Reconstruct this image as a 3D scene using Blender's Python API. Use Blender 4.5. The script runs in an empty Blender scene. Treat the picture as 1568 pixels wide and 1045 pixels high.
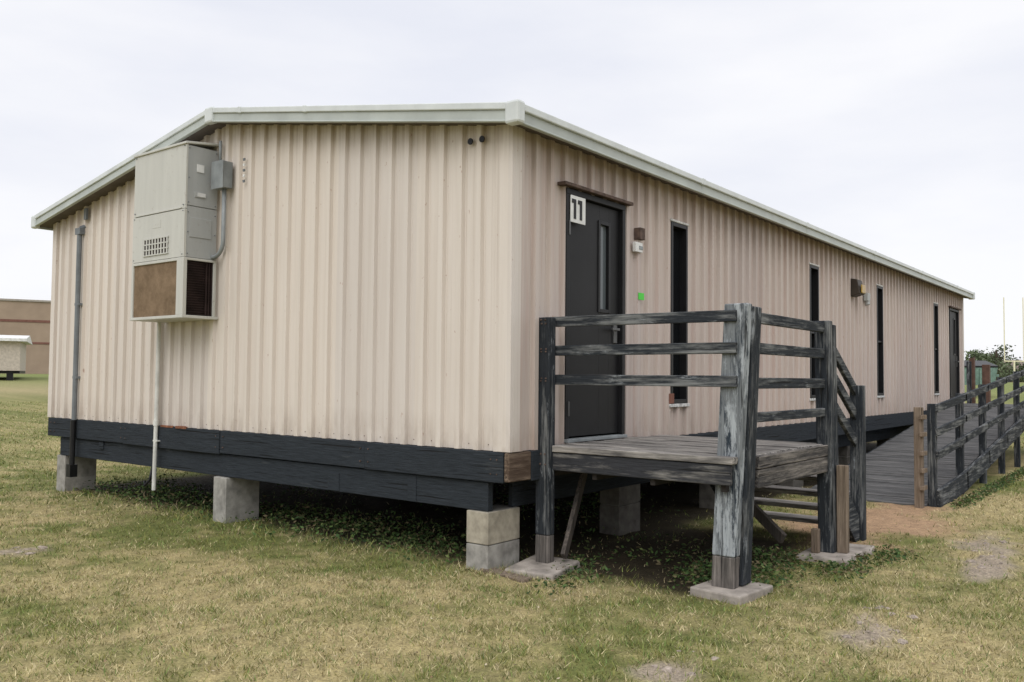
import bpy, math, random
import numpy as np
from mathutils import Vector
random.seed(7); rng=np.random.default_rng(11)
scn=bpy.context.scene
G=-0.92
# ---------------------------------------------------------------- mesh builder
class MB:
    def __init__(s): s.v=[];s.f=[];s.m=[]
    def hexa(s,p,mi=0):
        n=len(s.v);s.v+= [tuple(map(float,q)) for q in p]
        for f in ((0,3,2,1),(4,5,6,7),(0,1,5,4),(1,2,6,5),(2,3,7,6),(3,0,4,7)):
            s.f.append(tuple(n+i for i in f));s.m.append(mi)
    def box(s,x0,x1,y0,y1,z0,z1,mi=0):
        s.hexa([(x0,y0,z0),(x1,y0,z0),(x1,y1,z0),(x0,y1,z0),(x0,y0,z1),(x1,y0,z1),(x1,y1,z1),(x0,y1,z1)],mi)
    def beam(s,a,b,w,h,mi=0,up=(0,0,1)):
        a=Vector(a);b=Vector(b);d=(b-a).normalized();sd=d.cross(Vector(up)).normalized();u=sd.cross(d).normalized()
        P=[]
        for c in (a,b):
            P.append([c-sd*w/2-u*h/2,c+sd*w/2-u*h/2,c+sd*w/2+u*h/2,c-sd*w/2+u*h/2])
        s.hexa([P[0][0],P[0][1],P[0][2],P[0][3],P[1][0],P[1][1],P[1][2],P[1][3]],mi)
    def quad(s,p,mi=0):
        n=len(s.v);s.v+=[tuple(map(float,q)) for q in p];s.f.append(tuple(range(n,n+len(p))));s.m.append(mi)
    def tube(s,pts,r,mi=0,k=10):
        pts=[Vector(p) for p in pts];n0=len(s.v)
        for i,p in enumerate(pts):
            d=(pts[min(i+1,len(pts)-1)]-pts[max(i-1,0)]).normalized()
            ref=Vector((1,0,0)) if abs(d.x)<.9 else Vector((0,0,1))
            a=d.cross(ref).normalized();b=d.cross(a)
            for j in range(k):
                t=2*math.pi*j/k;s.v.append(tuple(p+a*r*math.cos(t)+b*r*math.sin(t)))
        for i in range(len(pts)-1):
            for j in range(k):
                s.f.append((n0+i*k+j,n0+i*k+(j+1)%k,n0+(i+1)*k+(j+1)%k,n0+(i+1)*k+j));s.m.append(mi)
        s.f.append(tuple(n0+j for j in range(k)));s.m.append(mi)
        s.f.append(tuple(n0+(len(pts)-1)*k+j for j in range(k)));s.m.append(mi)
    def build(s,name,mats,parent=None,bevel=0,smooth=False):
        me=bpy.data.meshes.new(name);me.from_pydata(s.v,[],s.f)
        for m in (mats if isinstance(mats,(list,tuple)) else [mats]): me.materials.append(m)
        me.polygons.foreach_set("material_index",s.m)
        import bmesh
        bm=bmesh.new();bm.from_mesh(me);bmesh.ops.recalc_face_normals(bm,faces=bm.faces);bm.to_mesh(me);bm.free()
        if smooth: me.polygons.foreach_set("use_smooth",[True]*len(me.polygons))
        o=bpy.data.objects.new(name,me);scn.collection.objects.link(o)
        if parent: o.parent=parent
        if bevel:
            b=o.modifiers.new("bevel",'BEVEL');b.width=bevel;b.segments=2;b.limit_method='ANGLE'
        return o
def empty(name):
    o=bpy.data.objects.new(name,None);scn.collection.objects.link(o);return o
# ---------------------------------------------------------------- materials
class NT:
    def __init__(s,name):
        s.mat=bpy.data.materials.new(name);s.mat.use_nodes=True;s.t=s.mat.node_tree
        s.b=s.t.nodes["Principled BSDF"]
        s.tc=s.t.nodes.new("ShaderNodeTexCoord")
    def n(s,ty,**k):
        x=s.t.nodes.new(ty)
        for a,v in k.items(): setattr(x,a,v)
        return x
    def l(s,a,b): s.t.links.new(a,b)
    def noise(s,scale,mp=(1,1,1),detail=5,rough=.6,src=None):
        m=s.n("ShaderNodeMapping");m.inputs["Scale"].default_value=mp
        s.l(src or s.tc.outputs["Object"],m.inputs[0])
        x=s.n("ShaderNodeTexNoise");x.inputs["Scale"].default_value=scale;x.inputs["Detail"].default_value=detail;x.inputs["Roughness"].default_value=rough
        s.l(m.outputs[0],x.inputs["Vector"]);return x.outputs["Fac"]
    def ramp(s,f,a,b,ca=(0,0,0),cb=(1,1,1)):
        r=s.n("ShaderNodeValToRGB");r.color_ramp.elements[0].position=a;r.color_ramp.elements[1].position=b
        r.color_ramp.elements[0].color=(*ca,1);r.color_ramp.elements[1].color=(*cb,1);s.l(f,r.inputs[0]);return r.outputs[0]
    def mix(s,f,a,b,mode='MIX'):
        m=s.n("ShaderNodeMix",data_type='RGBA',blend_type=mode)
        for sock,v in ((m.inputs[0],f),(m.inputs[6],a),(m.inputs[7],b)):
            if hasattr(v,'is_output'): s.l(v,sock)
            elif isinstance(v,(int,float)): sock.default_value=v
            else: sock.default_value=(*v,1)
        return m.outputs[2]
    def math(s,op,a,b=0):
        m=s.n("ShaderNodeMath",operation=op)
        for i,v in enumerate((a,b)):
            if hasattr(v,'is_output'): s.l(v,m.inputs[i])
            else: m.inputs[i].default_value=v
        return m.outputs[0]
    def bump(s,h,st=.3,d=.01):
        b=s.n("ShaderNodeBump");b.inputs["Strength"].default_value=st;b.inputs["Distance"].default_value=d
        s.l(h,b.inputs["Height"]);s.l(b.outputs[0],s.b.inputs["Normal"])
    def done(s,col,rough=.7,spec=.3,metal=0):
        if hasattr(col,'is_output'): s.l(col,s.b.inputs["Base Color"])
        else: s.b.inputs["Base Color"].default_value=(*col,1)
        if hasattr(rough,'is_output'): s.l(rough,s.b.inputs["Roughness"])
        else: s.b.inputs["Roughness"].default_value=rough
        s.b.inputs["Specular IOR Level"].default_value=spec;s.b.inputs["Metallic"].default_value=metal
        return s.mat
def plain(name,c,rough=.6,spec=.3,var=.15,sc=6,metal=0):
    t=NT(name);f=t.noise(sc,detail=6)
    dk=tuple(v*(1-var*1.6) for v in c);br=tuple(min(1,v*(1+var)) for v in c)
    col=t.ramp(f,.3,.7,dk,br);t.bump(t.noise(sc*12),.08,.005)
    return t.done(col,rough,spec,metal)
def wood(name,axis,paint,bare,cover=.5,sharp=.12,peel=None,pk=(.52,.6)):
    t=NT(name);mp=[14,14,14];mp[axis]=.8
    mp2=[5,5,5];mp2[axis]=1.1
    grain=t.noise(3,mp,6,.65);big=t.noise(1.6,mp2,8,.7);fine=t.noise(8,mp,4,.7)
    bc=t.ramp(grain,.3,.7,tuple(v*.5 for v in bare),tuple(v*1.3 for v in bare))
    pc=t.ramp(fine,.3,.75,tuple(v*.7 for v in paint),tuple(v*1.5 for v in paint))
    m=t.math('ADD',t.math('MULTIPLY',big,.6),t.math('MULTIPLY',grain,.4))
    f=t.ramp(m,cover,cover+sharp)
    col=t.mix(f,pc,bc)
    if peel:
        m2=t.ramp(t.noise(2.3,mp2,9,.75),pk[0],pk[1]);col=t.mix(m2,col,t.ramp(fine,.3,.7,tuple(v*.7 for v in peel),tuple(v*1.1 for v in peel)))
    mp3=[30,30,30];mp3[axis]=.7
    ck=t.ramp(t.noise(1.5,mp3,3,.5),.62,.68);col=t.mix(t.math('MULTIPLY',ck,.75),col,(.012,.012,.012))
    t.bump(t.math('SUBTRACT',t.math('ADD',t.math('MULTIPLY',grain,.6),t.math('MULTIPLY',fine,.5)),t.math('MULTIPLY',ck,.6)),.7,.012)
    return t.done(col,.85,.15)
NAVY=(.026,.030,.035);GREYW=(.175,.18,.178);PEEL=(.28,.30,.315)
wx=wood("paint_wood_x",0,NAVY,GREYW,.48,.12,PEEL,(.61,.69))
wy=wood("paint_wood_y",1,NAVY,GREYW,.455,.12,PEEL,(.585,.67))
wz=wood("paint_wood_z",2,NAVY,GREYW,.50,.12,PEEL,(.59,.67))
wzp=wood("peeling_post",2,(.028,.038,.050),(.19,.205,.215),.44,.08,peel=(.40,.43,.45),pk=(.49,.56))
wzb=wood("bare_post",2,(.05,.045,.04),(.12,.10,.085),.42,.2)
footm=wood("post_foot",2,(.075,.068,.062),(.23,.205,.185),.42,.2)
tanz=wood("tan_post",2,(.15,.115,.085),(.26,.205,.155),.42,.2)
brx=wood("weathered_board_x",0,(.045,.043,.043),(.20,.18,.16),.43,.14)
bry=wood("weathered_board_y",1,(.036,.037,.041),(.20,.19,.175),.50,.14)
skirt=wood("skirt_board",1,(.027,.032,.038),(.085,.087,.087),.58,.2)
skirtx=wood("skirt_board_x",0,(.027,.032,.038),(.085,.087,.087),.60,.15)
rustwood=wood("beam_end",0,(.08,.055,.04),(.20,.15,.11),.45,.15)
deckm=wood("deck_plank",1,(.085,.08,.077),(.35,.325,.295),.38,.2)
rampm=wood("ramp_plank",1,(.085,.085,.086),(.21,.205,.20),.45,.25)
def siding(name,base,stain,ax,amt):
    t=NT(name)
    mp=[9,9,9];mp[2]=.35
    st=t.noise(1.4,mp,6,.65);big=t.noise(.5,(1,1,.6),4);sp=t.noise(22,(1,1,.5),3,.6)
    col=t.mix(t.ramp(st,.42,.72),base,stain)
    col=t.mix(t.math('MULTIPLY',t.ramp(big,.35,.7),amt),col,tuple(v*.85 for v in stain))
    sep=t.n("ShaderNodeSeparateXYZ");t.l(t.tc.outputs["Object"],sep.inputs[0])
    z=sep.outputs[2]
    wn=t.n("ShaderNodeTexWhiteNoise",noise_dimensions='1D')
    t.l(t.math('FLOOR',t.math('DIVIDE',sep.outputs[1 if ax==0 else 0],1.0)),wn.inputs["W"])
    col=t.mix(1,col,t.ramp(wn.outputs["Value"],0,1,(.93,.93,.94),(1.03,1.02,1.0)),'MULTIPLY')
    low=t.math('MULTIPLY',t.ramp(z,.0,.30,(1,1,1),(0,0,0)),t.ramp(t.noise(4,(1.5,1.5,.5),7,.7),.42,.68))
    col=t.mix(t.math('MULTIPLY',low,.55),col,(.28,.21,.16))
    mps=[26,26,26];mps[2]=.22
    rs=t.ramp(t.noise(1.0,mps,4,.6),.60,.74);col=t.mix(t.math('MULTIPLY',rs,.28),col,(.36,.29,.24))
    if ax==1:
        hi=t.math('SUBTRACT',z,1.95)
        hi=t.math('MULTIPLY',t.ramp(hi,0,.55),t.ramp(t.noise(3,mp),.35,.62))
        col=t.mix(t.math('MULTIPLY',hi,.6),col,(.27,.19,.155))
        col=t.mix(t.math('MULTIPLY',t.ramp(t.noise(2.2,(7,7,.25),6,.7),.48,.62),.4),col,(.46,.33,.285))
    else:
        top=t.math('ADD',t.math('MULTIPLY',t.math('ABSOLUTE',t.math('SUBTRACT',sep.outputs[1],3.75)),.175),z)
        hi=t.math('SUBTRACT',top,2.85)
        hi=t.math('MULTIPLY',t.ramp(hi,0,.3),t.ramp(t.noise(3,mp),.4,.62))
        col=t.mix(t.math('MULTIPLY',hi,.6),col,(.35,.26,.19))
    col=t.mix(t.ramp(sp,.70,.74),col,(.45,.33,.27))
    t.bump(t.noise(2.5,(1,1,.35)),.35,.014)
    return t.done(col,.5,.25)
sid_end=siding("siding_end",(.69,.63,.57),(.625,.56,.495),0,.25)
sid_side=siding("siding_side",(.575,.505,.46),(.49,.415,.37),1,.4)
fascia=plain("fascia_metal",(.42,.45,.42),.4,.4,.10,3)
fasc_l=plain("fascia_lip",(.60,.63,.62),.35,.5,.08,4)
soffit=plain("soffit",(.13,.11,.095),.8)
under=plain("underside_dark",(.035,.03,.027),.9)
roofm=plain("roof_sheet",(.55,.55,.53),.4,.4,metal=0)
doorm=plain("door_paint",(.013,.013,.014),.5,.25,.2,2)
black=plain("window_frame_black",(.010,.010,.011),.45,.3)
t=NT("dark_glass");glass=t.done((.006,.007,.008),.06,.35)
t=NT("grey_glass");glass2=t.done((.10,.115,.12),.12,.5)
white=plain("white_paint",(.70,.70,.68),.5)
caulk=plain("caulk",(.60,.60,.58),.7,var=.3,sc=20)
rust=plain("rusty_metal",(.11,.075,.06),.8,var=.4,sc=15)
conc=plain("concrete_block",(.33,.315,.285),.9,.1,.25,9)
conc_shaded=plain("concrete_block_shaded",(.14,.13,.115),.9,.1,.25,9)  # concrete darkened, painted-in shade for the piers under the floor
concy=plain("block_tan",(.40,.36,.285),.9,.1,.25,9)
mort=plain("mortar",(.22,.21,.19),.95,.1)
padm=plain("pad_concrete",(.36,.32,.28),.95,.1,.28,7)
def acpaint(name,c):
    t=NT(name);f=t.noise(1.2,(5,5,.5),6,.7);g=t.noise(14,(1,1,1),4,.7)
    col=t.ramp(f,.35,.7,c,tuple(v*.86 for v in c));col=t.mix(t.math('MULTIPLY',t.ramp(g,.62,.72),.35),col,(.25,.2,.15))
    t.bump(t.noise(3),.1,.01);return t.done(col,.45,.4)
acb=acpaint("ac_cabinet",(.545,.54,.49));acg=acpaint("ac_side",(.39,.40,.39))
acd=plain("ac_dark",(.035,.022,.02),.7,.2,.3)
greyp=plain("conduit_grey",(.25,.27,.275),.45,.4)
greyd=plain("conduit_dark",(.16,.175,.185),.5,.4)
pvc=plain("pvc_white",(.64,.64,.60),.45)
amber=plain("amber_lens",(.40,.26,.06),.3,.5)
green=plain("green_sticker",(.08,.62,.06),.5,var=.05)
t=NT("ac_mesh");f=t.noise(5,(1,1,1),6,.8);c=t.ramp(f,.35,.65,(.15,.105,.065),(.26,.185,.12));t.bump(t.noise(90),.3,.004);acm=t.done(c,.9,.1)
# ---------------------------------------------------------------- building
W=7.5;L=16.63;RY=3.75
bld=empty("portable_classroom_building")
def ztop(y): return 3.27-abs(y-RY)*.175
PITCH=.2
def profile(s0,s1):
    pts=[];k=math.floor(s0/PITCH)-1
    while k*PITCH<s1+PITCH:
        b=k*PITCH+.10
        for ds,d in ((-.050,0),(-.040,-.008),(-.032,-.002),(-.022,.032),(.028,.032),(.036,-.002),(.045,-.008),(.055,0)):
            pts.append((b+ds,d))
        k+=1
    return pts
PR=profile(-1,20)
def dep(s):
    for i in range(len(PR)-1):
        a,b=PR[i],PR[i+1]
        if a[0]<=s<=b[0]:
            return a[1]+(b[1]-a[1])*(s-a[0])/(b[0]-a[0]+1e-9)
    return 0
m=MB()
ss=sorted(set([0.0,RY,W]+[round(p[0],4) for p in PR if 0<p[0]<W]))
for a,b in zip(ss[:-1],ss[1:]):
    m.quad([(-dep(a),a,0),(-dep(b),b,0),(-dep(b),b,ztop(b)-.10),(-dep(a),a,ztop(a)-.10)])
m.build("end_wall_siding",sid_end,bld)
opens=[(.69,1.64,.03,2.14)]+[(x,x+.36,.32,2.13) for x in (2.53,6.52,9.71,13.75)]+[(15.18,16.12,.06,2.14)]
m=MB();zt=ztop(0)-.10
ed=[v for o in opens for v in o[:2]]
ss=sorted(set([0.0,L]+ed+[round(p[0],4) for p in PR if 0<p[0]<L]))
for a,b in zip(ss[:-1],ss[1:]):
    mid=(a+b)/2;segs=[(0,zt)]
    for o in opens:
        if o[0]<mid<o[1]: segs=[(0,o[2]),(o[3],zt)]
    for z0,z1 in segs: m.quad([(a,-dep(a),z0),(b,-dep(b),z0),(b,-dep(b),z1),(a,-dep(a),z1)])
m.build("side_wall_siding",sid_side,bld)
m=MB()
m.box(L-.02,L,0.02,W,0,zt);m.box(.02,L,W-.02,W,0,zt);m.quad([(L,0,zt),(L,RY,3.15),(L,W,zt)])
m.build("rear_walls",sid_side,bld)
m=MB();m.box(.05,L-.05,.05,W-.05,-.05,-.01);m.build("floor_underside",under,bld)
m=MB();m.box(-.038,.0,-.038,.085,0.0,zt+.02);m.box(0,.085,-.038,.0,0.0,zt);
m.box(-.038,0,W-.08,W+.02,0,zt+.01);m.box(L-.08,L+.02,-.038,0,0,zt)
m.build("corner_trim",[sid_end],bld,.003)
m=MB()
for k in range(37):
    yy=k*PITCH+.20
    if .1<yy<7.4 and random.random()<.6: m.tube([(-.004,yy,.045),(.004,yy,.045)],.004,0,6)
m.build("siding_screws",rust,bld)
m=MB()
cuts=[0.02,1.55,3.7,5.6,7.49]
for i in range(4):
    y0,y1=cuts[i],cuts[i+1]-.004;dx=[0,.006,-.004,.003][i];dz=[0,.004,-.005,.002][i]
    m.box(-.045+dx,.01,y0,y1,-.235+dz,-.004)
cuts=[0.19,3.68,7.22]
for i in range(2): m.box(-.012+.008*i,.05,cuts[i],cuts[i+1]-.005,-.465,-.241)
m.box(-.02,.02,1.9,2.05,-.46,-.30);m.box(-.02,.02,.95,1.05,-.465,-.245);m.box(-.021,.02,6.1,6.2,-.33,-.245)
m.build("skirt_boards_end",skirt,bld,.006)
m=MB();m.box(.24,8,-.04,.01,-.235,-.004);m.box(8.005,L,-.036,.01,-.235,-.004);m.box(.3,L,.19,.24,-.465,-.238)
m.build("skirt_boards_side",skirtx,bld,.006)
m=MB();m.box(-.04,.238,-.034,.015,-.225,-.006);m.build("beam_end_bare",rustwood,bld,.008)
m=MB()
for yy in (.08,.14,1.5,1.6,3.64,3.76,5.55,5.65,7.3,7.4):
    for z in (-.06,-.17): m.tube([(-.050,yy,z),(-.03,yy,z)],.007,0,6)
m.build("skirt_nails",rust,bld)
m=MB();m.box(-.056,-.0,4.3,4.5,-.014,.012);m.box(-.052,-.034,4.56,4.8,-.012,.010);m.build("rusted_base_flashing",plain("rust_orange",(.24,.10,.055),.9,var=.4,sc=20),bld,.003)
m=MB()
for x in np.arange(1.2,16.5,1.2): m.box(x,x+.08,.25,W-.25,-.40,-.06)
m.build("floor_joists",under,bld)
OX0,OX1,OY0,OY1=-.2,L+.2,-.2,W+.2
def slab(m,x0,x1,ya,yb,o0,o1,mi=0):
    za,zb=ztop(ya),ztop(yb)
    m.hexa([(x0,ya,za+o0),(x1,ya,za+o0),(x1,yb,zb+o0),(x0,yb,zb+o0),(x0,ya,za+o1),(x1,ya,za+o1),(x1,yb,zb+o1),(x0,yb,zb+o1)],mi)
m=MB();slab(m,OX0+.02,OX1-.02,OY0+.02,RY,-.02,0);slab(m,OX0+.02,OX1-.02,RY,OY1-.02,-.02,0);m.build("roof_sheets",roofm,bld)
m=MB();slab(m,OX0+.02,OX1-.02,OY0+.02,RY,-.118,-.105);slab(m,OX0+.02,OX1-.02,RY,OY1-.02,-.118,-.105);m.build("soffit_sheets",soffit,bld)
m=MB()
for x0,x1 in ((OX0-.005,OX0+.02),(OX1-.02,OX1+.005)):
    slab(m,x0,x1,OY0,RY,-.125,-.045);slab(m,x0,x1,RY,OY1,-.125,-.045)
zE=ztop(OY0)
for y0,y1 in ((OY0-.005,OY0+.018),(OY1-.018,OY1+.005)):
    c=OX0+.02
    while c<OX1-.02:
        d=min(c+3.05,OX1-.02);m.box(c,d-.004,y0,y1,zE-.125,zE-.045);c=d
m.build("fascia_boards",fascia,bld,.004)
m=MB()
for x0,x1 in ((OX0-.022,OX0+.03),(OX1-.03,OX1+.022)):
    slab(m,x0,x1,OY0-.01,RY,-.045,.012);slab(m,x0,x1,RY,OY1+.01,-.045,.012)
    slab(m,x0-.0,x1-.01,OY0,RY,-.140,-.122,1);slab(m,x0-.0,x1-.01,RY,OY1,-.140,-.122,1)
for y0,y1 in ((OY0-.028,OY0+.03),(OY1-.03,OY1+.028)):
    c=OX0+.03
    while c<OX1-.03:
        d=min(c+3.05,OX1-.03);m.box(c,d-.006,y0,y1,zE-.045,zE+.012);m.box(c,d-.006,y0+.008,y1-.01,zE-.14,zE-.122,1)
        if d<OX1-.1: m.box(d-.05,d+.03,y0-.004,y1,zE-.05,zE+.018)
        c=d
for yy in (2.2,3.2): slab(m,OX0-.028,OX0+.03,yy,yy+.05,-.05,.016)
m.build("fascia_drip_edge",[fasc_l,fascia],bld,.008)
m=MB()
m.box(OX0-.035,OX0+.06,OY0-.04,OY0+.09,zE-.145,zE+.028);m.box(OX0-.03,OX0+.05,OY1-.08,OY1+.035,zE-.145,zE+.02)
m.box(OX0-.032,OX0+.05,RY-.07,RY+.07,3.27-.15,3.27+.015);m.box(OX1-.05,OX1+.04,OY0-.04,OY0+.09,zE-.145,zE+.025)
m.build("fascia_corner_caps",[fasc_l],bld,.02)
def door(name,x0,x1,z0,z1):
    e=MB()
    e.box(x0,x0+.05,-.042,.06,z0,z1-.05);e.box(x1-.05,x1,-.042,.06,z0,z1-.05);e.box(x0,x1,-.043,.06,z1-.05,z1)
    e.build(name+"_frame",doorm,bld,.004)
    e=MB();a=x0+.054;b=x1-.054;wx0=b-.33;wx1=b-.17;wz0,wz1=1.16,1.93
    y0,y1=.0,.045
    e.box(a,wx0,y0,y1,z0+.012,z1-.056);e.box(wx1,b,y0,y1,z0+.012,z1-.056);e.box(wx0,wx1,y0,y1,z0+.012,wz0);e.box(wx0,wx1,y0,y1,wz1,z1-.056)
    e.build(name+"_leaf",doorm,bld,.002)
    e=MB();e.box(wx0,wx1,.022,.03,wz0,wz1);e.build(name+"_glass",glass2,bld)
    e=MB()
    for q in ((wx0-.02,wx0+.012,wz0-.02,wz1+.02),(wx1-.012,wx1+.02,wz0-.02,wz1+.02)): e.box(q[0],q[1],-.010,.03,q[2],q[3])
    e.box(wx0+.012,wx1-.012,-.010,.03,wz0-.02,wz0+.012);e.box(wx0+.012,wx1-.012,-.010,.03,wz1-.012,wz1+.02)
    e.build(name+"_glazing_bead",black,bld,.003)
    e=MB();e.box(b-.10,b-.04,-.014,.001,.88,1.12);e.beam((b-.07,-.05,1.0),(b-.19,-.05,1.0),.022,.022);e.box(b-.082,b-.058,-.05,-.01,.988,1.012)
    e.box(x0+.03,x0+.052,-.050,-.03,1.75,1.87);e.box(x0+.03,x0+.052,-.050,-.03,.25,.37)
    e.build(name+"_lever_handle",plain("dull_steel",(.07,.07,.07),.35,.5),bld,.003)
    e=MB();e.box(x0-.08,x1+.07,-.085,-.0,z1+.006,z1+.035);e.build(name+"_drip_hood",rust,bld,.004)
    e=MB();e.box(x0+.0,x1,-.07,.02,z0-.03,z0-.003);e.build(name+"_threshold",greyp,bld,.004)
door("classroom_door",.69,1.64,.065,2.14)
door("far_door",15.18,16.12,.10,2.14)
for i,x in enumerate((2.53,6.52,9.71,13.75)):
    e=MB();x1=x+.36
    e.box(x,x+.04,-.040,.08,.32,2.13);e.box(x1-.035,x1,-.040,.08,.32,2.13);e.box(x+.04,x1-.035,-.040,.08,.32,.36);e.box(x+.04,x1-.035,-.040,.08,2.09,2.13)
    e.box(x+.04,x1-.035,-.02,.07,1.2,1.225)
    e.build("window_frame_%d"%i,black,bld,.003)
    e=MB();e.box(x+.04,x1-.035,.035,.045,.36,2.09);e.build("window_pane_%d"%i,glass,bld)
    e=MB();e.box(x-.03,x1+.03,-.046,-.0,.285,.317);e.box(x-.02,x1+.02,-.044,0,2.133,2.155);e.box(x1+.001,x1+.010,-.036,0,.32,2.13)
    e.build("window_caulking_%d"%i,[caulk],bld,.004)
e=MB();e.box(2.50,2.58,-.048,-.03,.32,.42);e.build("window_rust_patch",plain("rust_red",(.22,.10,.07),.9),bld,.004)
s=MB();s.box(.735,.955,-.053,-.045,1.86,2.085)
for a in (.775,.865):
    s.box(a,a+.035,-.057,-.0535,1.89,2.055,1);s.box(a-.028,a,-.057,-.0535,2.02,2.055,1)
s.build("door_number_sign",[white,black],None,.001)
e=MB();e.box(1.86,1.95,-.07,0,1.86,1.97,1);e.box(1.80,1.93,-.055,-.02,1.74,1.83,0);e.box(1.86,1.93,-.06,-.054,1.765,1.80,2)
e.build("door_alarm_box",[white,rust,greyp],None,.006)
e=MB();e.box(1.885,1.985,-.040,-.0345,1.30,1.365);e.build("green_sticker",green,None,.001)
lt=empty("wall_light_fixture")
e=MB();e.hexa([(8.36,-.16,1.88),(8.60,-.16,1.88),(8.60,-.02,1.84),(8.36,-.02,1.84),(8.36,-.12,2.10),(8.60,-.12,2.10),(8.60,-.02,2.12),(8.36,-.02,2.12)]);e.build("housing",plain("bronze",(.05,.04,.03),.5),lt,.01)
e=MB();e.box(8.39,8.57,-.185,-.161,1.89,2.02);e.build("lens",amber,lt,.01)
e=MB();e.box(9.02,9.16,-.09,-.02,1.82,1.95);e.tube([(9.09,-.05,1.83),(9.09,-.07,1.76)],.04);e.build("motion_sensor",acg,None,.01)
e=MB()
for y in (.39,.27): e.tube([(-.040,y,2.43),(-.03,y,2.43)],.026,0,14)
e.build("vent_holes",black,bld)
e=MB()
for k in range(5): e.box(-.040,-.030,3.38,3.41,2.50+k*.055,2.525+k*.055,k%2)
e.build("label_strip",[greyd,white],bld)
# ---------------------------------------------------------------- AC unit
ac=empty("wall_air_conditioner")
y0,y1,x0=3.84,4.83,-.40
e=MB()
e.box(x0,x0+.02,y0+.0,y1,2.235,2.90);e.box(x0-.006,x0+.02,y0+.0,y1,1.745,2.228)
e.box(x0-.012,x0+.0,y0+.06,y1-.05,2.235,2.25);e.box(x0-.008,x0-.0065,4.28,4.44,2.08,2.16)
e.build("front_panels",acb,ac,.006)
e=MB();e.box(x0+.022,-.036,y0+.004,y0+.02,2.27,2.88);e.box(x0+.022,-.036,y0+.004,y0+.02,1.745,2.262)
e.box(x0+.022,-.036,y0+.022,y1-.005,1.745,2.88);e.box(x0+.1,-.2,y0-.004,y0+.004,2.36,2.42);e.box(x0+.05,-.1,y0-.003,y0+.004,1.95,2.15)
e.build("cabinet",acg,ac,.005)
e=MB();e.box(x0+.13,x0+.22,y0-.008,y0-.0045,2.37,2.41);e.box(x0+.12,x0+.20,y0-.003,y0+.003,2.62,2.70);e.build("label",white,ac)
e=MB()
for z in (1.78,2.0,2.2,2.3,2.55,2.85):
    for xx in (x0+.035,-.06): e.tube([(xx,y0-.003,z),(xx,y0+.006,z)],.006,0,6)
for z in (1.77,2.21,2.27,2.87):
    for yy in (y0+.03,y1-.03): e.tube([(x0-.012,yy,z),(x0,yy,z)],.006,0,6)
e.build("screws",greyd,ac)
e=MB();e.hexa([(x0-.015,y0-.012,2.885),(-.01,y0-.012,2.94),(-.01,y1+.01,2.94),(x0-.015,y1+.01,2.885),(x0-.015,y0-.012,2.91),(-.01,y0-.012,2.965),(-.01,y1+.01,2.965),(x0-.015,y1+.01,2.91)])
e.build("rain_top",acb,ac,.005)
e=MB();e.box(x0-.009,x0-.007,4.13,4.60,1.80,1.97);e.build("vent_recess",acd,ac)
e=MB()
for k in range(9):
    yy=4.13+k*.056;e.box(x0-.016,x0-.0095,yy,yy+.022,1.80,1.97)
for k in range(4): e.box(x0-.017,x0-.0095,4.12,4.60,1.795+k*.057,1.807+k*.057)
e.build("vent_slats",acb,ac)
e=MB()
for (a,b,c,d,f,g) in ((x0-.012,x0+.03,y0-.01,y0+.115,1.16,1.74),(x0-.01,x0+.02,y1-.035,y1,1.16,1.74),(x0-.01,x0+.02,y0+.115,y1-.035,1.71,1.74),(x0-.016,-.01,y0-.014,y1+.005,1.13,1.16),
  (x0+.03,-.036,y0-.006,y0+.02,1.715,1.74),(-.066,-.036,y0-.006,y0+.02,1.16,1.715),(x0+.02,-.036,y1-.02,y1,1.16,1.74)):
    e.box(a,b,c,d,f,g)
e.build("intake_frame",acb,ac,.004)
e=MB();e.box(x0+.005,x0+.012,y0+.115,y1-.035,1.16,1.71);e.build("intake_filter_mesh",acm,ac)
e=MB();e.box(-.2,-.04,y0+.06,y1-.03,1.16,1.74);
for k in range(22):
    z=1.17+k*.025;e.box(x0+.03,-.066,y0+.022,y0+.04,z,z+.006)
for k in range(3): e.box(-.14+.03*k,-.13+.03*k,y0+.01,y0+.03,1.16,1.715)
e.box(x0+.03,-.066,y0+.04,y0+.05,1.16,1.715)
e.build("condenser_coil",acd,ac)
el=empty("electrical_disconnect_box")
e=MB();e.box(-.15,-.036,3.585,3.77,2.46,2.73);e.box(-.158,-.15,3.575,3.78,2.45,2.735);e.build("box",greyp,el,.01)
e=MB();pts=[(-.08,3.66,2.46),(-.08,3.66,1.95)]
for k in range(7):
    a=k/6*math.pi/2;pts.append((-.08,3.66+.16*(1-math.cos(a)),1.93-.16*math.sin(a)))
pts.append((-.08,3.88,1.77));e.tube(pts,.022)
e.tube([(-.07,3.76,2.73),(-.07,3.76,2.97)],.016);e.build("flexible_conduit",greyp,el,0,True)
cp=empty("wall_conduit_pipe")
e=MB();e.tube([(-.07,6.73,-.005),(-.07,6.73,2.32),(-.06,6.71,2.36),(-.02,6.70,2.38)],.03);e.box(-.10,-.035,6.67,6.79,2.28,2.36);e.box(-.06,-.034,6.60,6.66,2.46,2.60)
for z in (.5,1.4): e.box(-.085,-.03,6.68,6.78,z,z+.03)
e.build("pipe",greyd,cp,0)
e=MB();e.tube([(-.08,6.73,-.55),(-.08,6.73,-.005)],.032);e.box(-.12,-.03,6.69,6.79,-.70,-.55);e.build("pipe_lower",black,cp)
dp=empty("condensate_drain_pipe")
e=MB();e.tube([(-.08,4.83,1.14),(-.08,4.84,.02),(-.075,4.86,-.70)],.022);e.tube([(-.0802,4.841,.06),(-.08,4.842,.0)],.028)
e.box(-.09,-.04,4.80,4.88,-.17,-.155);e.build("pipe",pvc,dp)
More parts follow.
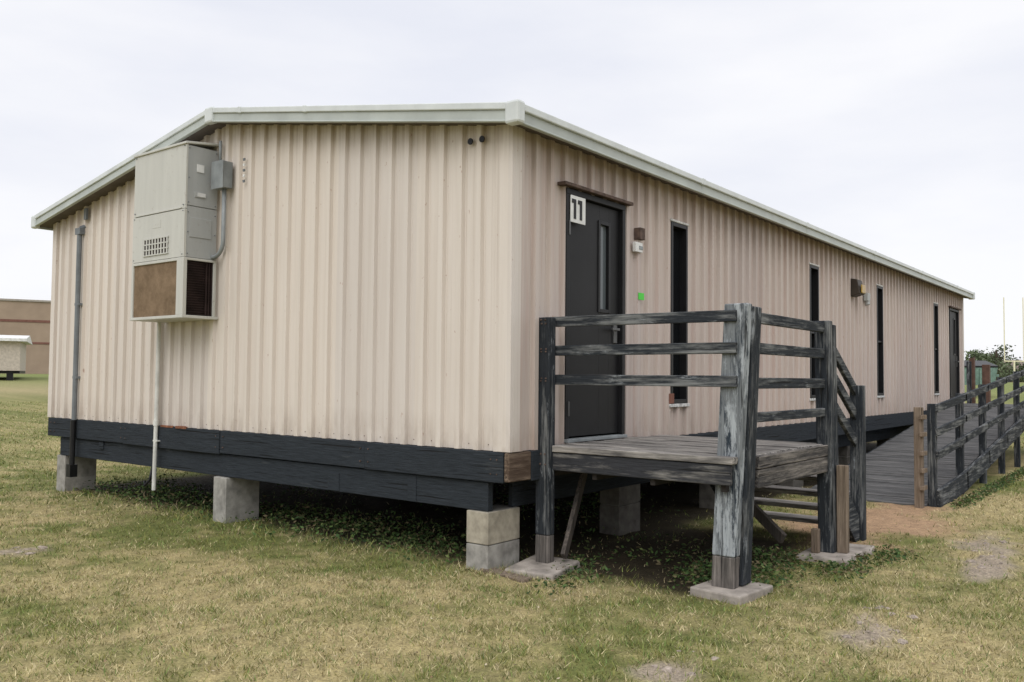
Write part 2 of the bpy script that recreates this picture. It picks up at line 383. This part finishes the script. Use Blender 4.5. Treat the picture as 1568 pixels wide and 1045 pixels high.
e=MB();e.tube([(-.03,4.98,-.46),(-.05,4.99,-.6),(-.09,5.02,-.66),(-.07,5.06,-.62)],.014);e.build("hanging_cable",black,None,0,True)
def pier(x,y,n,w=.40,d=.22,top=-.468,mat=conc,z0=G-.06):
    e=MB();h=(top-z0)/n
    for k in range(n):
        j=random.uniform(-.008,.008)
        e.box(x+j,x+w+j,y+j,y+d+j,z0+k*h+.004,z0+(k+1)*h-.004,0 if k%2 else 1)
    e.box(x+.012,x+w-.012,y+.012,y+d-.012,z0,top,2)
    e.build("concrete_block_pier",[mat,mat if mat is conc_shaded else conc,mort],None,.006)
pier(-.02,.18,2,mat=concy);pier(-.04,3.57,1);pier(.0,7.08,1)
for x in (1.95,4.1,6.5,8.9,11.3,13.7,16.0): pier(x,.20,2,.4,.22,-.30,conc_shaded)
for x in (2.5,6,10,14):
    for y in (3.6,6.9): pier(x,y,2,.4,.22,-.24,conc_shaded)
# ---------------------------------------------------------------- deck
DT=.03
dk=empty("wooden_entry_deck")
e=MB()
e.box(.34,.43,-.125,.0,-.66,1.04,0)
def post(e,xb,yb,xt,yt,w,d,z0,z1,mi):
    e.hexa([(xb,yb,z0),(xb+w,yb,z0),(xb+w,yb+d,z0),(xb,yb+d,z0),(xt,yt,z1),(xt+w,yt,z1),(xt+w,yt+d,z1),(xt,yt+d,z1)],mi)
post(e,2.24,-1.70,2.22,-1.68,.09,.13,G+.04,1.07,0);post(e,2.345,-1.70,2.335,-1.68,.07,.12,G+.04,1.04,0)
post(e,3.22,-1.66,3.22,-1.66,.10,.12,G-.02,.52,0);post(e,3.26,-.50,3.26,-.50,.09,.09,G-.02,.02,0)
e.build("posts",wz,dk,.008)
e=MB();post(e,.50,-1.585,.465,-1.695,.095,.17,-.66,1.09,0);e.build("corner_post_outer",wzp,dk,.010)
e=MB();post(e,.603,-1.60,.568,-1.70,.15,.18,G+.05,1.075,0);e.build("corner_post_inner",wz,dk,.010)
e=MB();post(e,.501,-1.578,.501,-1.585,.093,.168,G+.04,-.662,0);post(e,.341,-.124,.341,-.124,.088,.122,G+.04,-.662,0)
e.build("post_feet",footm,dk,.008)
e=MB();e.box(2.30,2.37,-1.79,-1.705,G+.04,-.15);e.box(2.15,2.21,-1.6,-1.54,G+.04,-.68)
e.build("sistered_stubs",tanz,dk,.006)
e=MB();e.beam((.42,-.22,G+.1),(.95,-.08,-.15),.035,.08);e.beam((1.9,-1.4,-.75),(2.2,-.6,-.2),.04,.09);e.build("braces",wzb,dk,.004)
e=MB()
for z0,z1 in ((.97,1.05),(.74,.82),(.51,.59)):
    a=random.uniform(-.006,.006)
    e.hexa([(.445,-1.62,z0+a),(.485,-1.62,z0+a),(.485,.02,z0),(.445,.02,z0),(.445,-1.62,z1+a),(.485,-1.62,z1+a),(.485,.02,z1),(.445,.02,z1)])
e.build("end_rails",wy,dk,.006)
e=MB()
for z0,z1 in ((.97,1.05),(.75,.83),(.50,.58),(.26,.33)): e.box(.72,2.25,-1.64,-1.60,z0,z1)
for z0 in (.98,.75,.50):
    e.beam((2.30,-1.585,z0+.03),(3.27,-1.585,z0-.53),.04,.09)
e.build("side_and_stair_rails",wx,dk,.006)
e=MB()
for z in (1.02,.99,.79,.77,.56,.54,-.03,-.11):
    for yy in (-.05,-.09): e.tube([(.332,yy+random.uniform(-.01,.01),z),(.345,yy,z)],.007,0,6)
e.build("bolts",rust,dk)
e=MB()
e.box(.40,.438,-1.60,-.0,DT-.19,DT-.048,0)
e.build("end_rim_boards",[bry],dk,.008)
e=MB();e.box(.76,2.30,-1.66,-1.62,DT-.10,DT-.008,0);e.box(.76,2.28,-1.655,-1.62,DT-.235,DT-.105,0);e.build("side_rim_boards",[brx],dk,.008)
e=MB();x=.388
while x<2.32:
    q=random.uniform(-.01,.01)
    e.box(x,x+.128,-1.615+q,-.045+q,DT-.045+random.uniform(-.004,.004),DT+random.uniform(-.005,.005));x+=.142
e.build("deck_planks",deckm,dk,.006)
e=MB()
for y in (-1.55,-1.0,-.5,-.1): e.box(.445,2.3,y,y+.04,DT-.24,DT-.052)
e.box(.445,2.3,-.04,-.0,DT-.24,DT-.06)
e.build("deck_joists",under,dk,.004)
e=MB()
for k in range(5):
    xx=2.36+k*.19;z=DT-.165-k*.155
    e.box(xx,xx+.23,-1.55,-.48,z-.04,z)
e.build("stair_treads",deckm,dk,.005)
e=MB()
for y in (-1.60,-.46): e.beam((2.30,y,-.08),(3.28,y,-.90),.045,.24)
e.build("stair_stringers",wx,dk,.005)
e=MB()
def pad(cx,cy,sx,sy,rot,z0,z1,tilt=0):
    P=[]
    for z in (z0,z1):
        for a,b in ((-1,-1),(1,-1),(1,1),(-1,1)):
            x=a*sx/2+random.uniform(-.012,.012);y=b*sy/2+random.uniform(-.012,.012)
            P.append((cx+x*math.cos(rot)-y*math.sin(rot),cy+x*math.sin(rot)+y*math.cos(rot),z+tilt*a*.01))
    e.hexa(P)
pad(.31,-.10,.50,.42,.15,G-.05,G+.045,1);pad(.60,-1.52,.48,.40,-.1,G-.05,G+.045);pad(2.28,-1.66,.55,.42,.05,G-.05,G+.04);pad(2.72,-1.7,.3,.35,.2,G-.05,G+.03)
e.build("footing_pads",padm,dk,.012)
e=MB();pad(-.02,.0,.5,.10,1.4,G-.03,G+.02);e.build("wood_scrap",tanz,None,.01)
# ---------------------------------------------------------------- ramp
rp=empty("wooden_access_ramp")
RX0,RX1=5.9,14.4
def rz(x): return G+.03+(min(x,RX1)-RX0)*(.10-(G+.03))/(RX1-RX0)*.96
e=MB();x=RX0
while x<RX1:
    z=rz(x)+random.uniform(-.005,.005);z2=rz(x+.13)
    e.hexa([(x,-1.6,z-.04),(x+.13,-1.6,z2-.04),(x+.13,-.12,z2-.04),(x,-.12,z-.04),(x,-1.6,z),(x+.13,-1.6,z2),(x+.13,-.12,z2),(x,-.12,z)]);x+=.146
x=RX1
while x<L+.2: e.box(x,x+.135,-1.6,-.05,.03,.07);x+=.143
e.build("ramp_planks",rampm,rp,.004)
e=MB()
pxs=[5.95,7.5,9.1,10.7,12.3,13.9,15.4,16.75]
for x in pxs:
    tp=min(.28+(x-5.7)*.0715,1.05)
    e.box(x,x+.09,-1.70,-1.61,G-.05,tp)
e.box(16.75,16.84,-.15,-.06,G,1.02)
e.build("ramp_posts",wz,rp,.006)
e=MB()
def rtop(x): return .28+(x-5.7)*.0715
for off in (.05,.33,.60):
    for a,b in zip(pxs[:-1],pxs[1:]):
        e.beam((a,-1.72,min(rtop(a),.98)-off),(b+.085,-1.72,min(rtop(b),.98)-off),.04,.095)
for a,b in zip(pxs[:-1],pxs[1:]):
    e.beam((a,-1.725,max(rz(a)-.02,G+.09)),(b+.08,-1.725,rz(b)-.02),.045,.25)
e.beam((RX0+1.5,-.10,rz(RX0+1.5)-.1),(RX1,-.10,rz(RX1)-.1),.04,.18)
e.build("ramp_rails",wx,rp,.006)
e=MB();e.box(5.74,5.83,-1.60,-1.51,G-.02,.26);e.build("ramp_tan_post",tanz,rp,.006)
e=MB()
for z in (-.70,-.5,-.3,-.08,.12): e.box(5.70,5.86,-1.63,-1.58,z,z+.05)
e.build("ramp_post_cleats",tanz,rp,.004)
e=MB();e.box(16.9,17.05,-.5,-.35,G,.95);e.box(16.85,17.0,-.2,-.1,G,1.1);e.build("landing_wood_posts",plain("red_cedar",(.13,.075,.055),.8,var=.3),rp,.006)
# ---------------------------------------------------------------- ground
def vnoise(x,y,sc,seed):
    r=np.random.default_rng(seed);N=256;g=r.random((N,N))
    x=x*sc;y=y*sc;xi=np.floor(x).astype(int);yi=np.floor(y).astype(int);fx=x-xi;fy=y-yi
    fx=fx*fx*(3-2*fx);fy=fy*fy*(3-2*fy)
    a=g[xi%N,yi%N];b=g[(xi+1)%N,yi%N];c=g[xi%N,(yi+1)%N];d=g[(xi+1)%N,(yi+1)%N]
    return a*(1-fx)*(1-fy)+b*fx*(1-fy)+c*(1-fx)*fy+d*fx*fy
def fbm(x,y,sc,seed,o=4):
    s=0;a=.5;t=0
    for i in range(o): s=s+a*vnoise(x,y,sc*2**i,seed+i);t+=a;a*=.5
    return s/t
def sstep(a,b,v):
    t=np.clip((v-a)/(b-a),0,1);return t*t*(3-2*t)
dirts=[(-1.15,-1.95,.38,.16),(.25,-2.59,.40,.15),(.6,-2.45,.25,.12),(3.9,-2.5,.7,.22),(-2.07,3.63,.28,.15),(2.9,-2.75,.5,.14)]
paths=[(4.5,-1.40,1.5,.75)]
def dirtmask(x,y):
    n=fbm(x,y,2.5,50,5)-.5;m=np.zeros_like(x)
    for cx,cy,rx,ry in dirts:
        m=np.maximum(m,1-sstep(.3,1.5,np.sqrt(((x-cx)/rx)**2+((y-cy)/ry)**2)+n*2.8))
    return m
def pathmask(x,y):
    n=fbm(x,y,2.0,60)-.5;m=np.zeros_like(x)
    for cx,cy,rx,ry in paths:
        m=np.maximum(m,1-sstep(.6,1.3,np.sqrt(((x-cx)/rx)**2+((y-cy)/ry)**2)+n*1.2))
    return m
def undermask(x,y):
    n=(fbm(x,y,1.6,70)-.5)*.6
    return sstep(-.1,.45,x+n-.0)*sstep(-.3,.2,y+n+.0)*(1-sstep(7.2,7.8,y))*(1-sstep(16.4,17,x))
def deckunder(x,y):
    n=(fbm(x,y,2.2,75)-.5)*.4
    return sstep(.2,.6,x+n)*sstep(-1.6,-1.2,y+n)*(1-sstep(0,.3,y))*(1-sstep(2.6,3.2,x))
def gz(x,y):
    r=np.hypot(x-4,y-2)
    return G+1.37*sstep(22,85,r)+(fbm(x,y,.8,30)-.5)*.05*sstep(-3,.5,-np.minimum(x,y)-.6)+(fbm(x,y,6,31,2)-.5)*.018+dirtmask(x,y)*(.06*(fbm(x,y,7,37,4)-.45))
def axis(a,b,st,far):
    c=list(np.arange(a,b+1e-6,st));g=st;v=b
    while v<far: g*=1.22;v+=g;c.append(v)
    g=st;v=a;pre=[]
    while v>-far: g*=1.22;v-=g;pre.append(v)
    return np.array(pre[::-1]+c)
AX=axis(-6,10,.06,900);AY=axis(-5,9,.06,900)
XX,YY=np.meshgrid(AX,AY,indexing='ij');ZZ=gz(XX,YY)
V=np.stack([XX.ravel(),YY.ravel(),ZZ.ravel()],1);nx,ny=XX.shape
I=np.arange(nx*ny).reshape(nx,ny);F=np.stack([I[:-1,:-1].ravel(),I[1:,:-1].ravel(),I[1:,1:].ravel(),I[:-1,1:].ravel()],1)
def npmesh(name,V,F,mat,col=None,smooth=True):
    me=bpy.data.meshes.new(name);k=F.shape[1]
    me.vertices.add(len(V));me.vertices.foreach_set("co",V.astype(np.float32).ravel())
    me.loops.add(F.size);me.loops.foreach_set("vertex_index",F.astype(np.int32).ravel())
    me.polygons.add(len(F));me.polygons.foreach_set("loop_start",np.arange(0,F.size,k,dtype=np.int32));me.polygons.foreach_set("loop_total",np.full(len(F),k,dtype=np.int32))
    me.update(calc_edges=True)
    if smooth: me.polygons.foreach_set("use_smooth",np.ones(len(F),dtype=bool))
    if col is not None:
        a=me.attributes.new("col",'FLOAT_COLOR','POINT');a.data.foreach_set("color",np.concatenate([col,np.ones((len(col),1))],1).astype(np.float32).ravel())
    me.materials.append(mat);o=bpy.data.objects.new(name,me);scn.collection.objects.link(o);return o
def straw(x,y):
    n=fbm(x,y,.55,80,4)*.4+fbm(x,y,2.6,90,4)*.35+fbm(x,y,7,95,3)*.25
    near=np.maximum(-x,-y-1.4)
    bias=.18*sstep(-5,3,x-y)-.20*(1-sstep(.2,1.3,near))+.08
    return np.clip((n-.5)*3.8+.5+bias,0,1)
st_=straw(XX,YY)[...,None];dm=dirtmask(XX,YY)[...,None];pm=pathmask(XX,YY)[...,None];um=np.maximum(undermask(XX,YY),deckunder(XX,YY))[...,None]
C=np.array([.145,.160,.055])*(1-st_)+np.array([.38,.315,.17])*st_
far=sstep(25,70,np.hypot(XX,YY))[...,None]
band=sstep(.5,.62,fbm(XX*.25+YY*.05,YY,.06,120,3))[...,None]
C=C*(1-far)+far*((1-band)*np.array([.19,.22,.085])+band*np.array([.38,.32,.20]))
C=C*(1-dm)+dm*np.array([.34,.285,.235]);C=C*(1-pm)+pm*np.array([.40,.27,.18]);C=C*(1-um*.97)+um*.97*np.array([.034,.027,.020])  # soil under building and deck nearly black: shade painted into the ground colour
t=NT("ground_grass_soil");at=t.n("ShaderNodeAttribute",attribute_name="col")
f=t.noise(9,(1,1,1),8,.75);f2=t.noise(60,(1,1,1),4,.7)
mod=t.ramp(f,.3,.7,(.62,.62,.6),(1.3,1.28,1.2));mod2=t.ramp(f2,.3,.7,(.55,.55,.55),(1.35,1.35,1.3))
c=t.mix(1,at.outputs[0],mod,'MULTIPLY');c=t.mix(1,c,mod2,'MULTIPLY');t.bump(f2,.7,.02)
gm=t.done(c,.95,.1)
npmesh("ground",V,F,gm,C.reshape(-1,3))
CX,CY=-5.19,-4.074;YAW=.66309
def polar(n,r0,r1,p):
    u=rng.random(n)
    d=r0*(r1/r0)**u if p==2 else np.sqrt(u*(r1**2-r0**2)+r0**2)
    th=YAW+(rng.random(n)-.5)*1.55
    return d,CX+d*np.cos(th),CY+d*np.sin(th)
d1,x1_,y1_=polar(170000,3.2,7,1);d2,x2_,y2_=polar(330000,7,45,2)
d=np.concatenate([d1,d2]);x=np.concatenate([x1_,x2_]);y=np.concatenate([y1_,y2_])
um=np.maximum(undermask(x,y),deckunder(x,y))
clump=fbm(x,y,14,140,2)
keep=rng.random(len(x))>np.maximum.reduce([dirtmask(x,y)*.88,pathmask(x,y)*.96,um*.95])
keep&=rng.random(len(x))<np.clip(.3+(clump-.35)*2.6,0.2,1)
inb=(x>.5)&(x<16.6)&(y>0.4)&(y<7.4)
rampz=(x>5.9)&(x<17)&(y>-1.72)&(y<0)
padz=((abs(x-.31)<.22)&(abs(y+.1)<.2))|((abs(x-.6)<.22)&(abs(y+1.52)<.2))|((abs(x-2.28)<.26)&(abs(y+1.66)<.2))
keep&=~((inb&(rng.random(len(x))<.6))|rampz|padz)
x=x[keep];y=y[keep];d=d[keep];clump=clump[keep];n=len(x)
z=gz(x,y)-.004
s_=straw(x,y);nr=rng.random(n)
isst=nr<(.12+.70*s_)
wf=np.maximum(1,d/6.5)
h=rng.uniform(.012,.036,n)*(.7+.8*clump)*np.where(isst,.8,1.1)*np.minimum(wf,2.0)**.3
edge=np.exp(-((np.maximum(-x,0))/.25)**2)*(y>-.2)*(y<7.3)*(x<.3)
h*=1+edge*1.0*rng.random(n)
w=rng.uniform(.0035,.0080,n)*wf
az=rng.random(n)*2*np.pi;lean=rng.random(n)**.7*np.where(isst,1.8,1.2)*h;la=rng.random(n)*2*np.pi
P=np.zeros((n,3,3))
P[:,0]=np.stack([x-np.cos(az)*w/2,y-np.sin(az)*w/2,z],1);P[:,1]=np.stack([x+np.cos(az)*w/2,y+np.sin(az)*w/2,z],1)
P[:,2]=np.stack([x+np.cos(la)*lean,y+np.sin(la)*lean,z+h],1)
gcol=np.array([.20,.245,.07])*(rng.uniform(.5,1.4,n)[:,None])*np.stack([rng.uniform(.8,1.35,n),np.ones(n),np.ones(n)],1)
scol=np.array([.62,.525,.30])*(rng.uniform(.45,1.2,n)[:,None])
cc=np.where(isst[:,None],scol,gcol);cc=np.repeat(cc[:,None,:],3,1)
cc[:,:2]*=.78
t=NT("grass_blades");at=t.n("ShaderNodeAttribute",attribute_name="col");gb=t.done(at.outputs[0],.7,.2)
npmesh("grass",P.reshape(-1,3),np.arange(n*3).reshape(n,3),gb,cc.reshape(-1,3),False)
def leaves(name,spots,n,size,cols):
    Vv=[];Cc=[]
    for (cx,cy,rx,ry,hh,cnt) in spots:
        k=int(cnt*n)
        a=rng.normal(0,.5,k);b=rng.normal(0,.5,k);px=cx+a*rx;py=cy+b*ry;pz=gz(px,py)+rng.random(k)**1.3*hh*np.exp(-(a*a+b*b))
        sz=size*rng.uniform(.5,1.4,k);t1=rng.normal(0,1,(k,3));t1[:,2]*=.5;t1/=np.linalg.norm(t1,axis=1)[:,None]
        t2=np.cross(t1,rng.normal(0,1,(k,3)));t2/=np.linalg.norm(t2,axis=1)[:,None]
        c=np.stack([px,py,pz],1)
        q=np.stack([c-t1*sz[:,None],c-t2*sz[:,None]*.42,c+t1*sz[:,None],c+t2*sz[:,None]*.42],1)
        Vv.append(q.reshape(-1,3));cl=np.array(cols)[rng.integers(0,len(cols),k)]*rng.uniform(.6,1.3,k)[:,None]
        Cc.append(np.repeat(cl,4,0))
    Vv=np.concatenate(Vv);Cc=np.concatenate(Cc);return npmesh(name,Vv,np.arange(len(Vv)).reshape(-1,4),gb,Cc,False)
sp=[(rng.uniform(.15,.8),yy,.4,.5,rng.uniform(.05,.26),rng.uniform(.2,.6)) for yy in np.arange(.5,6.8,.15)]
sp+=[(.95+rng.uniform(-.3,.9),-1.35+rng.uniform(-.35,.3),.35,.25,.14,.5) for _ in range(10)]
sp+=[(.9+rng.uniform(-.4,1.2),-.5+rng.uniform(-.4,.4),.35,.25,.10,.12) for _ in range(7)]
sp+=[(.2+rng.uniform(-.3,.5),-.4+rng.uniform(-.3,.3),.25,.2,.06,.2) for _ in range(8)]
sp+=[(2.0+rng.uniform(-.3,1.2),-2.0+rng.uniform(-.1,.2),.3,.2,.06,.3) for _ in range(7)]
sp+=[(xx,-1.9,.3,.1,.10,.4) for xx in np.arange(6.2,13,.5)]
sp+=[(rng.uniform(.8,4),rng.uniform(.5,5.5),.5,.5,.25,.3) for _ in range(14)]
leaves("weeds",sp,420,.020,[(.055,.10,.03),(.075,.13,.035),(.04,.075,.025),(.12,.15,.05),(.16,.13,.07)])
k=900;th=YAW+(rng.random(k)-.5)*1.4;dd=3.3+rng.random(k)**.7*9;px=CX+dd*np.cos(th);py=CY+dd*np.sin(th)
ok=~((px>-.1)&(py>-.1));px=px[ok];py=py[ok];k=len(px)
leafc=np.stack([px,py,gz(px,py)+.018],1);t1=rng.normal(0,1,(k,3));t1[:,2]*=.25;t1/=np.linalg.norm(t1,axis=1)[:,None];t2=np.cross(t1,[0,0,1]);sz=rng.uniform(.006,.016,k)[:,None]
Vl=np.stack([leafc-t1*sz,leafc-t2*sz*.5,leafc+t1*sz,leafc+t2*sz*.5],1).reshape(-1,3)
cl_=np.repeat(np.array([(.22,.14,.08),(.5,.42,.3),(.12,.08,.05)])[rng.integers(0,3,k)],4,0)
npmesh("leaf_litter",Vl,np.arange(len(Vl)).reshape(-1,4),gb,cl_,False)
cl=MB()
def clod(cx,cy,r):
    n0=len(cl.v);k=9
    z=float(gz(np.array([cx]),np.array([cy]))[0])
    for lv,(rr,zz) in enumerate(((1,-.3),(.95,.15),(.55,.4))):
        for j in range(k):
            a=2*math.pi*j/k;q=r*rr*random.uniform(.6,1.25);cl.v.append((cx+q*math.cos(a),cy+q*.8*math.sin(a),z+zz*r*random.uniform(.6,1.2)*.8))
    for lv in range(2):
        for j in range(k): cl.f.append((n0+lv*k+j,n0+lv*k+(j+1)%k,n0+(lv+1)*k+(j+1)%k,n0+(lv+1)*k+j));cl.m.append(0)
    cl.f.append(tuple(n0+2*k+j for j in range(k)));cl.m.append(0)
for cx,cy,rx,ry in dirts:
    for _ in range(12): clod(cx+random.gauss(0,.6)*rx,cy+random.gauss(0,.6)*ry,random.choice((.010,.012,.016,.02,.03,.045)))
cl.build("dirt_clods",plain("clod",(.34,.285,.235),.95,.1,.35,30),None)
# ---------------------------------------------------------------- distance
def local(o,x,y,z,face):
    o.location=(x,y,z);o.rotation_euler=(0,0,face)
GZ=.45
sc=empty("brick_school_building")
b1=plain("tan_brick",(.35,.265,.20),.9,.1,.08,.6);b2=plain("red_brick_band",(.20,.10,.08),.9,.1);b3=plain("coping",(.36,.32,.28),.8)
m=MB();m.box(-40,14,0,20,-1,7.5);m.build("walls",b1,sc)
m=MB();m.box(-40.02,14.02,-.05,20,5.35,5.6);m.box(-40.02,14.02,-.05,20,3.1,3.3);m.build("brick_bands",b2,sc)
m=MB();m.box(-40.1,14.1,-.12,20.1,7.5,7.7);m.build("coping",b3,sc)
local(sc,34.7,90.9,GZ,-.45)
dpb=empty("distant_portable_building")
m=MB();m.box(-8,5,0,7,.5,2.6);m.build("walls",plain("pale_siding",(.50,.44,.37),.7),dpb)
m=MB();m.hexa([(-8.3,-.4,2.55),(5.4,-.4,2.55),(5.4,7.4,2.55),(-8.3,7.4,2.55),(-8.3,-.4,2.75),(5.4,-.4,2.75),(5.4,3.5,3.1),(-8.3,3.5,3.1)]);m.build("roof",white,dpb)
m=MB();
for k in range(6): m.box(-7.8+k*2.4,-7.4+k*2.4,.2,.6,-.6,.5)
m.box(-8,5,.3,6.8,.3,.49);m.build("piers",black,dpb)
m=MB();
for k in range(3): m.box(-6+k*3.2,-5.6+k*3.2,-.03,.02,1.1,2.2)
m.build("windows",glass,dpb)
local(dpb,17.0,62.6,GZ-.25,-.45)
dm_=empty("dumpster")
tg=plain("teal_paint",(.17,.26,.22),.6,var=.2)
m=MB();m.hexa([(-1.1,-.7,0.1),(1.1,-.7,.1),(1.1,.7,.1),(-1.1,.7,.1),(-1.25,-.8,1.15),(1.25,-.8,1.15),(1.25,.8,1.35),(-1.25,.8,1.35)])
for k in range(4): m.box(-1.0+k*.6,-.92+k*.6,-.86,-.7,.15,1.1)
m.box(-1.45,-1.2,-.5,.3,.6,.75);m.box(1.2,1.45,-.5,.3,.6,.75);m.build("bin",tg,dm_,.02)
m=MB();m.hexa([(-1.27,-.85,1.17),(1.27,-.85,1.17),(1.27,.85,1.4),(-1.27,.85,1.4),(-1.27,-.85,1.25),(1.27,-.85,1.25),(1.27,.85,1.6),(-1.27,.85,1.6)]);m.build("lid",black,dm_,.02)
local(dm_,53.2,6.4,.25,-1.0)
db=empty("distant_brick_house")
m=MB();m.box(-5,5,0,9,-1,2.8);m.build("walls",plain("brick_far",(.28,.17,.13),.9),db)
m=MB();m.hexa([(-5.5,-.5,2.8),(5.5,-.5,2.8),(5.5,9.5,2.8),(-5.5,9.5,2.8),(-3,4,5),(3,4,5),(3,5,5),(-3,5,5)]);m.build("roof",plain("shingle_far",(.22,.17,.15),.9),db)
m=MB()
for k in range(3): m.box(-3.5+k*3,-2.5+k*3,-.03,.1,.8,2.2)
m.build("windows",white,db)
def wpos(u,depth):
    r=(u-784)/1330;c,s=math.cos(YAW),math.sin(YAW);return CX+depth*(c+s*r),CY+depth*(s-c*r)
local(db,212.5,25.9,GZ,-1.0)
gp=empty("football_goal_post")
yel=plain("goal_yellow",(.75,.70,.50),.5,var=.05)
m=MB();m.tube([(0,0,-1),(0,0,3)],.12);m.tube([(-1.35,0,3),(1.35,0,3)],.09);m.tube([(-1.35,0,3),(-1.35,0,12)],.07);m.tube([(1.35,0,3),(1.35,0,12)],.07)
m.build("posts_and_crossbar",yel,gp);local(gp,134.5,15.4,GZ,YAW-math.pi/2)
Vt=[];Ct=[]
tr=MB()
for k in range(44):
    u=1440+k*8+random.uniform(-4,4);x,y=wpos(u,random.uniform(150,240))
    hh=random.uniform(3.2,4.8)
    if 1485<u<1532: hh=random.uniform(5.5,7.5)
    if 1535<u<1580: hh=random.uniform(2.2,3.2)
    tr.tube([(x,y,GZ-1),(x+.2,y,GZ+hh*.5),(x,y,GZ+hh*.8)],.22,k=6)
    for j in range(3): tr.tube([(x,y,GZ+hh*.45),(x+random.uniform(-2,2),y+random.uniform(-2,2),GZ+hh*.75)],.09,k=5)
    for cidx in range(9):
        ox,oy,oz=random.gauss(0,1.6),random.gauss(0,1.6),hh*random.uniform(.25,.92)
        nn=80;c=np.stack([x+ox+rng.normal(0,.8,nn),y+oy+rng.normal(0,.8,nn),GZ+oz+rng.normal(0,.45,nn)],1)
        t1=rng.normal(0,1,(nn,3));t1/=np.linalg.norm(t1,axis=1)[:,None];t2=np.cross(t1,rng.normal(0,1,(nn,3)));t2/=np.linalg.norm(t2,axis=1)[:,None]
        sz=rng.uniform(.15,.35,nn)[:,None]
        Vt.append(np.stack([c-t1*sz,c-t2*sz*.6,c+t1*sz,c+t2*sz*.6],1).reshape(-1,3))
        Ct.append(np.repeat(np.array([.09,.115,.06])*rng.uniform(.6,1.5)*rng.uniform(.7,1.3,nn)[:,None],4,0))
Vt=np.concatenate(Vt);Ct=np.concatenate(Ct)
tl=npmesh("distant_tree_line",Vt,np.arange(len(Vt)).reshape(-1,4),gb,Ct,False)
tr.build("trunks",plain("bark",(.09,.07,.055),.9),tl)
# ---------------------------------------------------------------- light
SUN=Vector((-.80,-.32,.85)).normalized();el_=math.asin(SUN.z);azs=math.atan2(SUN.x,SUN.y)
w=bpy.data.worlds.new("World");scn.world=w;w.use_nodes=True;nt=w.node_tree;bg=nt.nodes["Background"]
sky=nt.nodes.new("ShaderNodeTexSky");sky.sky_type='NISHITA';sky.sun_disc=False;sky.sun_elevation=el_;sky.sun_rotation=azs
tc=nt.nodes.new("ShaderNodeTexCoord");mp=nt.nodes.new("ShaderNodeMapping");mp.inputs["Scale"].default_value=(1,1,3.6);nt.links.new(tc.outputs["Generated"],mp.inputs[0])
nz=nt.nodes.new("ShaderNodeTexNoise");nz.inputs["Scale"].default_value=1.9;nz.inputs["Detail"].default_value=6;nz.inputs["Roughness"].default_value=.5;nt.links.new(mp.outputs[0],nz.inputs["Vector"])
cr=nt.nodes.new("ShaderNodeValToRGB");cr.color_ramp.elements[0].position=.34;cr.color_ramp.elements[1].position=.60
cr.color_ramp.elements[0].color=(8.6,8.8,9.6,1);cr.color_ramp.elements[1].color=(10.1,10.1,10.4,1);nt.links.new(nz.outputs["Fac"],cr.inputs[0])
sp_=nt.nodes.new("ShaderNodeSeparateXYZ");nt.links.new(tc.outputs["Generated"],sp_.inputs[0])
mr=nt.nodes.new("ShaderNodeMapRange");mr.inputs[1].default_value=.42;mr.inputs[2].default_value=1;mr.inputs[3].default_value=1;mr.inputs[4].default_value=1.9;nt.links.new(sp_.outputs[2],mr.inputs[0])
vm=nt.nodes.new("ShaderNodeVectorMath");vm.operation='SCALE';nt.links.new(cr.outputs[0],vm.inputs[0]);nt.links.new(mr.outputs[0],vm.inputs["Scale"])
mx=nt.nodes.new("ShaderNodeMix");mx.data_type='RGBA';mx.inputs[0].default_value=.94;nt.links.new(sky.outputs[0],mx.inputs[6]);nt.links.new(vm.outputs[0],mx.inputs[7])
nt.links.new(mx.outputs[2],bg.inputs[0]);bg.inputs[1].default_value=.1
sl=bpy.data.lights.new("sun",'SUN');sl.energy=1.25;sl.angle=math.radians(45);sl.color=(1,.98,.95);so=bpy.data.objects.new("sun",sl);scn.collection.objects.link(so)
so.rotation_euler=(-SUN).to_track_quat('-Z','Y').to_euler()
# ---------------------------------------------------------------- camera
cam=bpy.data.cameras.new("camera");co=bpy.data.objects.new("camera",cam);scn.collection.objects.link(co);scn.camera=co
yaw,pit,rol=.66309,.04163,.00921
fw=Vector((math.cos(yaw)*math.cos(pit),math.sin(yaw)*math.cos(pit),math.sin(pit)));r=Vector((math.sin(yaw),-math.cos(yaw),0));u=r.cross(fw)
r2=r*math.cos(rol)+u*math.sin(rol);u2=-r*math.sin(rol)+u*math.cos(rol)
from mathutils import Matrix
M=Matrix((r2,u2,-fw)).transposed().to_4x4();M.translation=Vector((-5.1903,-4.07384,.56665));co.matrix_world=M
cam.sensor_width=36;cam.lens=1329.68/1568*36;cam.clip_end=3000;cam.clip_start=.05
scn.view_settings.view_transform='Standard';scn.view_settings.look='None';scn.view_settings.exposure=0
